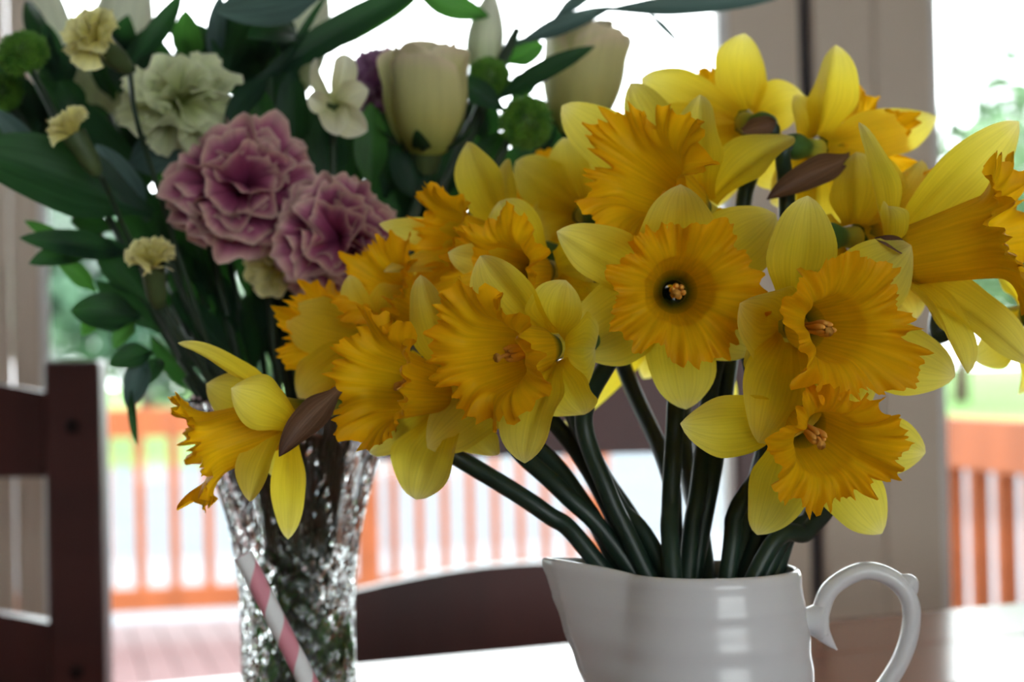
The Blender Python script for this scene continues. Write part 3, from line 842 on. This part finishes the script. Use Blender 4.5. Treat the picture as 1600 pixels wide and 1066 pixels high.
def carnation(label, c, d, axis, rpx, mat, rings, group, cat='carnation', via=(), seed=0, cal=(.32, 1.0), ruf=.16, stem_r=.0020, name='carnation', deep=.42, sq=1.0):
    rnd = random.Random(seed+100)
    C = P(*c, d); ax = cdir(*axis); R = rpx/F*d
    fp = foot()
    t = thing(name, label, cat, fp, group)
    base = C-ax*R*deep
    key = (mat, ruf)
    if key not in FAN:
        FAN[key] = [fan_petal(50+q*3+int(ruf*100), ruf) for q in range(6)]
    for tilt, n, ln in rings:
        ofs = rnd.uniform(0, 6.28)
        for k in range(n):
            sc = R*ln*rnd.uniform(.92, 1.06)
            Mx = (Matrix.Translation(C) @ Matrix.Diagonal((1, 1, sq, 1)) @ Matrix.Translation(-C) @ axis_frame(ax, base, ofs+k*2*PI/n+rnd.uniform(-.12, .12)) @ Matrix.Rotation(math.radians(tilt+rnd.uniform(-14, 14)), 4, 'Y')
                  @ Matrix.Rotation(rnd.uniform(-.9, .9), 4, 'Z') @ Matrix.Diagonal((sc, sc*rnd.uniform(.9, 1.15), sc, 1)))
            obj('petal', rnd.choice(FAN[key]), M[mat], t, Mx)
    cr, cl = cal[0]*R, cal[1]*R
    obj('calyx', lathe('calyx', [(cr*1.15, cl*.10), (cr*1.02, -cl*.15), (cr*.92, -cl*.6), (cr*.55, -cl*.93), (.0001, -cl)], base, ax, 16), M['calyx'], t)
    bstem(t, base-ax*cl*.97, via, stem_r, fp)
    return t
FULL = [(10, 5, .92), (24, 6, .98), (42, 8, 1.05), (62, 9, 1.12), (84, 9, 1.12)]
MID = [(8, 3, .95), (28, 6, 1.0), (52, 8, 1.06), (78, 9, 1.1)]
SMALL = [(6, 3, 1.0), (24, 5, 1.05), (46, 7, 1.08), (66, 7, 1.05)]
carnation('dusky pink carnation with pale petal edges, the larger upper bloom', (371, 290), .93, (-.12, .12, 1), 114, 'carn_pink', FULL, 'pink carnations in the vase', seed=1, ruf=.20, sq=.74)
carnation('dusky pink carnation touching the daffodils, the smaller lower bloom', (528, 372), .91, (.0, .0, 1), 96, 'carn_pink', FULL, 'pink carnations in the vase', seed=2, ruf=.20, sq=.95)
carnation('pale green-white carnation above the upper pink carnation', (276, 148), .97, (.05, .45, .88), 92, 'carn_green', FULL, 'large carnations in the vase', seed=3, ruf=.19, sq=.58)
carnation('dull purple carnation half hidden behind the cream rose', (592, 118), 1.06, (-.2, .35, .9), 56, 'carn_purple', MID, 'large carnations in the vase', seed=4, ruf=.17)
sp = dict(cal=(.40, 1.55), ruf=.12, stem_r=.0013, name='spray_carnation', deep=.7)
G4 = 'small yellow spray carnations'
carnation('small yellow spray carnation at the top beside the green pompom', (128, 40), .93, (-.55, .55, .62), 50, 'carn_yellow', SMALL, G4, via=[(212, 180, .93), (245, 290, .95)], seed=5, **sp)
carnation('small yellow spray carnation bud, half open, over the big dark leaf', (103, 190), .92, (-.50, .85, .10), 44, 'carn_yellow', [(4, 4, 1.1), (18, 6, 1.1), (30, 7, 1.0)], G4, via=[(165, 290, .93), (225, 420, .95)], seed=6, **sp)
carnation('small yellow spray carnation below the upper pink carnation, calyx upright', (234, 390), .91, (-.06, .90, .42), 46, 'carn_yellow', [(6, 4, 1.1), (24, 6, 1.1), (44, 7, 1.0)], G4, seed=7, **sp)
carnation('small yellow spray carnation squeezed between the two pink carnations', (418, 400), .95, (-.45, .45, .75), 52, 'carn_yellow', SMALL, G4, seed=8, **sp)

# ------------------------------------------------------------------ roses, pompoms, alstroemeria, lily buds
def rose(label, c, d, axis, wpx, hpx, seed, via=()):
    rnd = random.Random(seed)
    C = P(*c, d); ax = cdir(*axis); Rr = wpx/F*d; Hh = hpx/F*d
    fp = foot()
    t = thing('rose', label, 'rose', fp, 'cream roses in the vase')
    base = C-ax*Hh*.5
    a0 = ax.orthogonal().normalized(); b0 = ax.cross(a0)
    for n, sc, hh, span, fl in ((3, .50, 1.0, 1.5, .10), (3, .70, 1.0, 1.3, .14), (3, .86, .97, 1.2, .20), (3, .98, .92, 1.1, .26)):
        o = rnd.uniform(0, 6.28)
        for k in range(n):
            cth = o+k*2*PI/n; rows = []
            for j in range(15):
                v = j/14; row = []
                pr = math.sin(PI*min(1, .10+v*.62))**.62
                for i in range(13):
                    u = -1+2*i/12
                    th = cth+u*span*(.5+.5*math.sin(PI*min(.5+0*v, .5)))*(1-.25*v**4)
                    top = 1-.10*abs(u)**2.5
                    r = Rr*sc*(pr+fl*max(0, v-.75)*4*(.6+.4*u*u))*(1+.10*u)*(1+.03*math.sin(u*5+k+v*4)*v)
                    row.append(base+ax*(Hh*hh*v*top)+a0*(r*math.cos(th))+b0*(r*math.sin(th)))
                rows.append(row)
            obj('petal', grid('petal', rows), M['rose'], t)
    for k in range(5):
        th = k*2*PI/5
        dr = a0*math.cos(th)+b0*math.sin(th)
        obj('sepal', petal_mesh(base+dr*.002, base+dr*Rr*1.28+ax*Hh*.26, ax, Rr*.45, bulge=-.006, cup=.2, seed=k, nu=5, nv=8, peak=.3), M['leaf'], t)
    obj('hip', lathe('hip', [(Rr*.42, Hh*.07), (Rr*.36, -.002), (Rr*.25, -.010), (.0001, -.014)], base, ax, 14), M['calyx'], t)
    bstem(t, base-ax*.012, via, .0026, fp)
rose('cream rose bud, tall and closed, over the lower pink carnation', (668, 152), .99, (.02, .97, .22), 66, 172, 1)
rose('cream rose with pinkish rim behind the green pompom, against the bright glass', (908, 118), 1.07, (.10, .96, .25), 64, 178, 2)

def pompom(label, c, d, axis, rpx, seed, via=()):
    rnd = random.Random(seed)
    C = P(*c, d); ax = cdir(*axis); R = rpx/F*d
    fp = foot()
    t = thing('pompom_chrysanthemum', label, 'chrysanthemum', fp, 'green pompom chrysanthemums')
    vs, fs = [], []
    a0 = ax.orthogonal().normalized(); b0 = ax.cross(a0)
    n = 420
    for k in range(n):
        z = 1-1.55*(k+.5)/n
        th = k*2.39996
        q = math.sqrt(max(0, 1-z*z))
        dr = (a0*(q*math.cos(th))+b0*(q*math.sin(th))+ax*z*.82)
        dn = dr.normalized(); tg = dn.orthogonal().normalized(); bt = dn.cross(tg)
        w_ = R*.085; l = R*rnd.uniform(.90, 1.08); i = len(vs)
        p = C+dr*R*.72
        e = C+dr*l+(tg*rnd.uniform(-1, 1)+bt*rnd.uniform(-1, 1))*R*.05
        vs += [p+tg*w_, p+bt*w_, p-tg*w_, p-bt*w_, e+tg*w_*.55, e+bt*w_*.55, e-tg*w_*.55, e-bt*w_*.55]
        fs += [(i, i+1, i+5, i+4), (i+1, i+2, i+6, i+5), (i+2, i+3, i+7, i+6), (i+3, i, i+4, i+7), (i+4, i+5, i+6, i+7)]
    fl = obj('floret_head', mesh('floret_head', vs, fs, None, False), M['pom'], t); fl['kind'] = 'stuff'
    obj('core', lathe('core', [(.0001, R*.72), (R*.5, R*.55), (R*.74, R*.1), (R*.6, -R*.4), (.002, -R*.62)], C, ax, 20), M['calyx'], t)
    bstem(t, C-ax*R*.55, via, .0019, fp)
pompom('green pompom chrysanthemum at the outer edge beside a yellow spray carnation', (36, 84), .97, (-.2, .7, .65), 41, 1)
pompom('green pompom chrysanthemum hanging over the daffodils below the pinkish rose', (822, 192), .99, (.45, -.25, .85), 43, 2)
pompom('dark green pompom chrysanthemum tucked between the two roses', (764, 122), 1.02, (.1, .3, .95), 34, 3)
pompom('dark green pompom chrysanthemum under the outermost pompom', (4, 146), 1.02, (-.3, .5, .8), 34, 4)

al_fp = foot()
al = thing('alstroemeria', 'cream alstroemeria bloom between the upper pink carnation and the closed rose', 'alstroemeria', al_fp)
AC = P(522, 168, .96)
for i, (tx, ty, dz, wd, ro, cu) in enumerate([(540, 84, .0, 13, 20, .5), (492, 92, .012, 10, -40, .4), (576, 140, -.010, 15, 0, .4), (574, 205, -.012, 16, 20, .5), (528, 212, -.016, 15, 0, .4), (482, 150, -.004, 11, -20, .4)]):
    obj('petal', petal_mesh(AC, P(tx, ty, .96+dz), cdir(0, .1, 1), wd/1000, bulge=.006, cup=cu, roll=ro, seed=60+i, wave=.15, peak=.62), M['alst'], al)
obj('calyx', lathe('calyx', [(.0045, .004), (.004, -.002), (.002, -.010)], AC, cdir(.1, .8, .5), 12), M['calyx'], al)
bstem(al, AC-cdir(.1, .8, .5)*.009, (), .0018, al_fp)

def lily_bud(label, base, tip, rpx, d, seed, group='white lily buds'):
    A, B = P(*base, d), P(*tip, d+.005)
    ax = (B-A).normalized(); L = (B-A).length; R = rpx/F*d
    fp = foot()
    t = thing('lily_bud', label, 'lily', fp, group)
    a0 = ax.orthogonal().normalized(); b0 = ax.cross(a0)
    for s in range(3):                       # three outer petals closed round the bud
        rows = []
        for j in range(16):
            v = j/15
            r = R*(math.sin(PI*(.10+.86*v**.85))**.8)
            row = []
            for i in range(9):
                u = -1+2*i/8
                th = s*2*PI/3+u*1.12
                rr = r*(1+.14*math.cos(u*PI/2)-.10*math.exp(-(u/.18)**2))
                row.append(A+ax*(L*v)+a0*(rr*math.cos(th))+b0*(rr*math.sin(th)))
            rows.append(row)
        obj('petal', grid('petal', rows), M['lily'], t)
    bstem(t, A+ax*.003, (), .0026, fp)
lily_bud('pale green-white lily bud standing above the dark pompom between the roses', (752, 118), (768, -12), 27, 1.05, 1)
lily_bud('long white lily bud behind the topmost small yellow spray carnation', (108, 205), (58, -60), 36, 1.12, 2)
lily_bud('white lily bud rising behind the long blade leaf beside the broad leaf', (450, 150), (490, -70), 44, 1.10, 3)
lily_bud('white lily bud behind the pale green-white carnation', (150, 225), (215, -70), 52, 1.14, 4)

# ------------------------------------------------------------------ greenery
def sprig(label, stem0, leaves, seed=0, name='foliage_sprig', via=(), r=.0018, cat='foliage'):
    """leaves: (base px,py,d, tip px,py,d, width px, material, options)."""
    fp = foot()
    t = thing(name, label, cat, fp)
    for i, (bx, by, bd, tx, ty, td, wpx, mt, *o) in enumerate(leaves):
        o = dict(o[0]) if o else {}
        o.setdefault('bulge', .008); o.setdefault('cup', .2); o.setdefault('wave', .06)
        obj('leaf', petal_mesh(P(bx, by, bd), P(tx, ty, td), cdir(0, .2, 1), wpx/F*bd, seed=seed*17+i, base_w=.15, peak=.42, point=.85, fold=.25, nu=7, nv=12, **o), M[mt], t)
    bstem(t, P(*stem0), via, r, fp)
L1, L2, L3 = 'leaf', 'leaf2', 'leaf3'
sprig('broad pale green leaf arching at the top over the cream alstroemeria', (420, 120, 1.0),
      [(515, -14, 1.0, 338, 18, .95, 74, L3, dict(bulge=-.004, roll=-35)), (430, 130, 1.0, 515, -14, 1.0, 14, L1), (470, 60, 1.02, 385, 60, .97, 60, L1, dict(bulge=.012))], 1)
sprig('long narrow blade leaf crossing the bright glass above the alstroemeria', (400, 150, 1.0),
      [(380, 140, 1.0, 690, -40, 1.02, 52, L1, dict(bulge=.006)), (470, 90, 1.02, 660, -10, 1.04, 36, L2, dict(bulge=-.004)), (420, 120, .98, 350, 200, .96, 40, L1)], 2)
sprig('twig with slender leaves stretching over the bright glass to the mullion', (745, 160, 1.04),
      [(800, 72, 1.04, 960, 10, 1.04, 30, L3, dict(bulge=.004)), (930, 16, 1.04, 1215, -2, 1.06, 34, L3, dict(bulge=-.003)), (1010, 18, 1.05, 1064, 72, 1.05, 11, L3, dict(bulge=.004)),
       (860, 35, 1.04, 940, -20, 1.05, 22, L3), (640, -20, 1.03, 765, 26, 1.04, 46, L2, dict(bulge=-.01))], 3, via=[(800, 70, 1.04)])
sprig('thick curved green leaf between the roses', (735, 190, 1.0),
      [(770, 160, 1.0, 930, 72, .99, 34, L1, dict(bulge=.010)), (790, 175, 1.0, 700, 118, 1.0, 40, L1), (790, 100, 1.05, 850, 70, 1.05, 46, L2), (770, 230, 1.04, 745, 150, 1.04, 50, L1), (800, 160, 1.05, 830, 120, 1.06, 40, L1)], 4)
sprig('upright dark leaves above the pale green-white carnation', (300, 130, 1.02),
      [(205, 98, .99, 285, -12, 1.0, 38, L1, dict(bulge=-.010)), (300, 95, 1.02, 290, 15, 1.0, 48, L2), (335, 110, 1.02, 345, -10, 1.02, 30, L3), (318, 110, 1.02, 262, 30, 1.03, 26, L3),
       (355, 120, 1.03, 395, 20, 1.03, 34, L1), (360, 130, 1.0, 330, 60, 1.0, 16, L1)], 5)
sprig('big dark ribbed leaf reaching out past the single chair', (250, 370, .97),
      [(240, 335, .96, -60, 230, .93, 118, L1, dict(bulge=.012, roll=10)), (170, 300, 1.0, -40, 190, 1.0, 60, L1), (250, 330, 1.0, 60, 120, 1.02, 70, L1)], 6)
sprig('grey-green leaf pair behind the half open yellow bud', (270, 400, .98),
      [(232, 345, .97, 150, 225, .96, 56, L3), (200, 260, .99, 290, 220, .98, 60, L3, dict(roll=20)), (60, 245, .99, -10, 170, .98, 36, L3), (130, 185, 1.0, 95, 125, 1.0, 46, L1)], 7)
sprig('dark lobed leaves at the outer edge under the big ribbed leaf', (250, 480, .98),
      [(205, 400, .98, 30, 372, .95, 44, L1, dict(bulge=.012)), (150, 390, .98, 45, 412, .96, 40, L1), (120, 390, .98, 38, 345, .97, 22, L2), (150, 455, .98, 88, 398, .97, 30, L2),
       (235, 470, .98, 150, 370, .98, 60, L1), (180, 360, .99, 110, 345, .99, 34, L1),
       (240, 430, 1.02, 190, 325, 1.02, 60, L1), (280, 430, 1.03, 240, 300, 1.03, 70, L1), (260, 520, 1.02, 215, 400, 1.02, 56, L1), (310, 500, 1.03, 290, 370, 1.03, 70, L1)], 8)
sprig('dark round-tipped leaves hanging below the outer foliage', (280, 560, .98),
      [(220, 495, .97, 110, 485, .96, 62, L1), (210, 505, .97, 178, 545, .96, 30, L2), (170, 480, .98, 128, 525, .97, 34, L2), (250, 520, .98, 150, 440, .98, 40, L1)], 9)
sprig('drooping pointed leaves beside the chair post', (290, 590, .97),
      [(225, 545, .96, 200, 640, .95, 42, L3, dict(bulge=-.008)), (240, 550, .96, 170, 570, .95, 40, L1), (205, 610, .95, 214, 696, .945, 14, L1), (250, 560, .97, 235, 600, .96, 30, L1)], 10)
sprig('upright green leaves between the two upper blooms', (470, 300, 1.0),
      [(420, 230, 1.0, 395, 130, 1.0, 50, L2), (462, 260, 1.0, 455, 110, 1.0, 56, L1), (400, 200, 1.02, 480, 75, 1.01, 46, L1, dict(bulge=.02)), (520, 300, 1.0, 500, 180, 1.0, 70, L1),
       (580, 300, 1.0, 580, 160, 1.0, 54, L2), (600, 310, 1.01, 640, 220, 1.01, 50, L1), (560, 300, 1.02, 540, 190, 1.02, 60, L1), (440, 300, 1.04, 430, 60, 1.05, 40, L2)], 11)
sprig('dark leaves under the closed cream rose', (650, 330, 1.02),
      [(660, 320, 1.0, 620, 215, 1.0, 60, L1), (690, 310, 1.02, 700, 225, 1.02, 70, L1), (720, 320, 1.02, 790, 205, 1.02, 60, L1), (740, 300, 1.05, 850, 235, 1.05, 60, L1),
       (800, 300, 1.06, 870, 150, 1.08, 60, L1), (700, 270, 1.04, 760, 160, 1.05, 60, L1), (860, 280, 1.06, 880, 200, 1.08, 60, L1), (650, 290, 1.04, 600, 150, 1.07, 70, L1),
       (625, 370, 1.02, 600, 260, 1.02, 80, L1), (660, 360, 1.03, 655, 260, 1.03, 80, L1), (700, 350, 1.03, 630, 280, 1.03, 70, L1), (740, 330, 1.04, 690, 250, 1.04, 70, L1), (640, 420, 1.02, 630, 330, 1.02, 70, L1)], 12)
rl = random.Random(77)
for q in range(6):                                # dark inner greenery round the stems
    lv = []
    for k in range(9):
        bx = 350+q*38+rl.uniform(-35, 35); by = rl.uniform(470, 620)
        lean = (bx-465)/200
        lv.append((bx, by, 1.0+rl.uniform(-.03, .05), bx+lean*140+rl.uniform(-30, 30), by-rl.uniform(90, 190), 1.0+rl.uniform(-.02, .07), rl.uniform(26, 46), L1, dict(roll=rl.uniform(-50, 50))))
    names = ['on the chair side of the stems', 'under the small upright spray carnation', 'under the upper pink carnation', 'in the middle of the stems', 'under the lower pink carnation', 'on the daffodil side of the stems']
    sprig('dark narrow leaves crowding ' + names[q], (350+q*38, 600, 1.0), lv, 20+q)
for q, (bx, by) in enumerate([(150, 120), (330, 330), (500, 330), (60, 230), (250, 250), (350, 90), (440, 220), (620, 270), (40, 180), (170, 260), (400, 110)]):
    lv = []
    for k in range(11):
        x, y = bx+rl.uniform(-70, 70), by+rl.uniform(-10, 60)
        lv.append((x, y, 1.04+rl.uniform(0, .05), x+rl.uniform(-60, 60), y-rl.uniform(60, 130), 1.05+rl.uniform(0, .05), rl.uniform(34, 60), L1, dict(roll=rl.uniform(-40, 40))))
    nm = ['behind the topmost small yellow spray carnation', 'behind the upper pink carnation', 'behind the lower pink carnation', 'behind the outermost pompom', 'behind the pale green-white carnation', 'under the broad pale leaf', 'behind the cream alstroemeria', 'under the dull purple carnation', 'around the outermost dark pompom', 'around the half open yellow bud', 'beside the long narrow blade leaf'][q]
    sprig('dark mixed leaves ' + nm, (bx+20, by+60, 1.05), lv, 30+q)
# cut leaves standing in the vase water
for q in range(5):
    lv = []
    for k in range(5):
        bx = rl.uniform(415, 520); y0 = rl.uniform(960, 1130)
        lv.append((bx, y0, VD+rl.uniform(-.018, .018), bx+rl.uniform(-22, 22), y0-rl.uniform(90, 150), VD+rl.uniform(-.018, .018), rl.uniform(22, 40), rl.choice([L1, L2, L2]), dict(roll=rl.uniform(-60, 60), bulge=.003)))
    sprig('green leaf shoots standing inside the crystal vase', (440+q*12, 800, VD), lv, 40+q, r=.002)
    list(COL.objects)[-1].parent['group'] = 'leaf shoots inside the vase'

# ------------------------------------------------------------------ striped straw in a tumbler
sa, sb_ = P(380, 868, .60), P(481, 1066, .60)
sdv = (sb_-sa).normalized()
send = sa + sdv*((TZ+.006-sa.z)/sdv.z)
straw = thing('paper_straw', 'pink and white striped paper straw in front of the crystal vase', 'straw', send)
srows = []
sfr = frames([sa, send])[0]
Ls = (send-sa).length
for rad, rng in ((.00305, range(0, 61)), (.00265, range(60, -1, -1))):
    for j in rng:
        c = sa + sdv*(Ls*j/60)
        srows.append([c + sfr[1]*(rad*math.cos(k*2*PI/20)) + sfr[2]*(rad*math.sin(k*2*PI/20)) for k in range(20)])
sm = grid('tube', srows, closed=True)
for l in sm.loops:                                  # uv.y counts straw length on both faces
    v = sm.vertices[l.vertex_index].co
    uvd = sm.uv_layers[0].data[l.index]
    uvd.uv = (uvd.uv[0], (v-sa).dot(sdv)/Ls)
obj('tube', sm, M['straw'], straw)
gc = Vector((send.x-.012, send.y, TZ))
tum = thing('tumbler', 'small clear glass tumbler with the striped straw, just below view', 'glass', gc)
obj('body', lathe('tumbler', [(.0001, .0005), (.026, .0005), (.0275, .003), (.033, .088), (.0325, .0895), (.0318, .0885), (.0262, .006), (.0001, .0052)], gc, seg=40), M['tumbler'], tum)
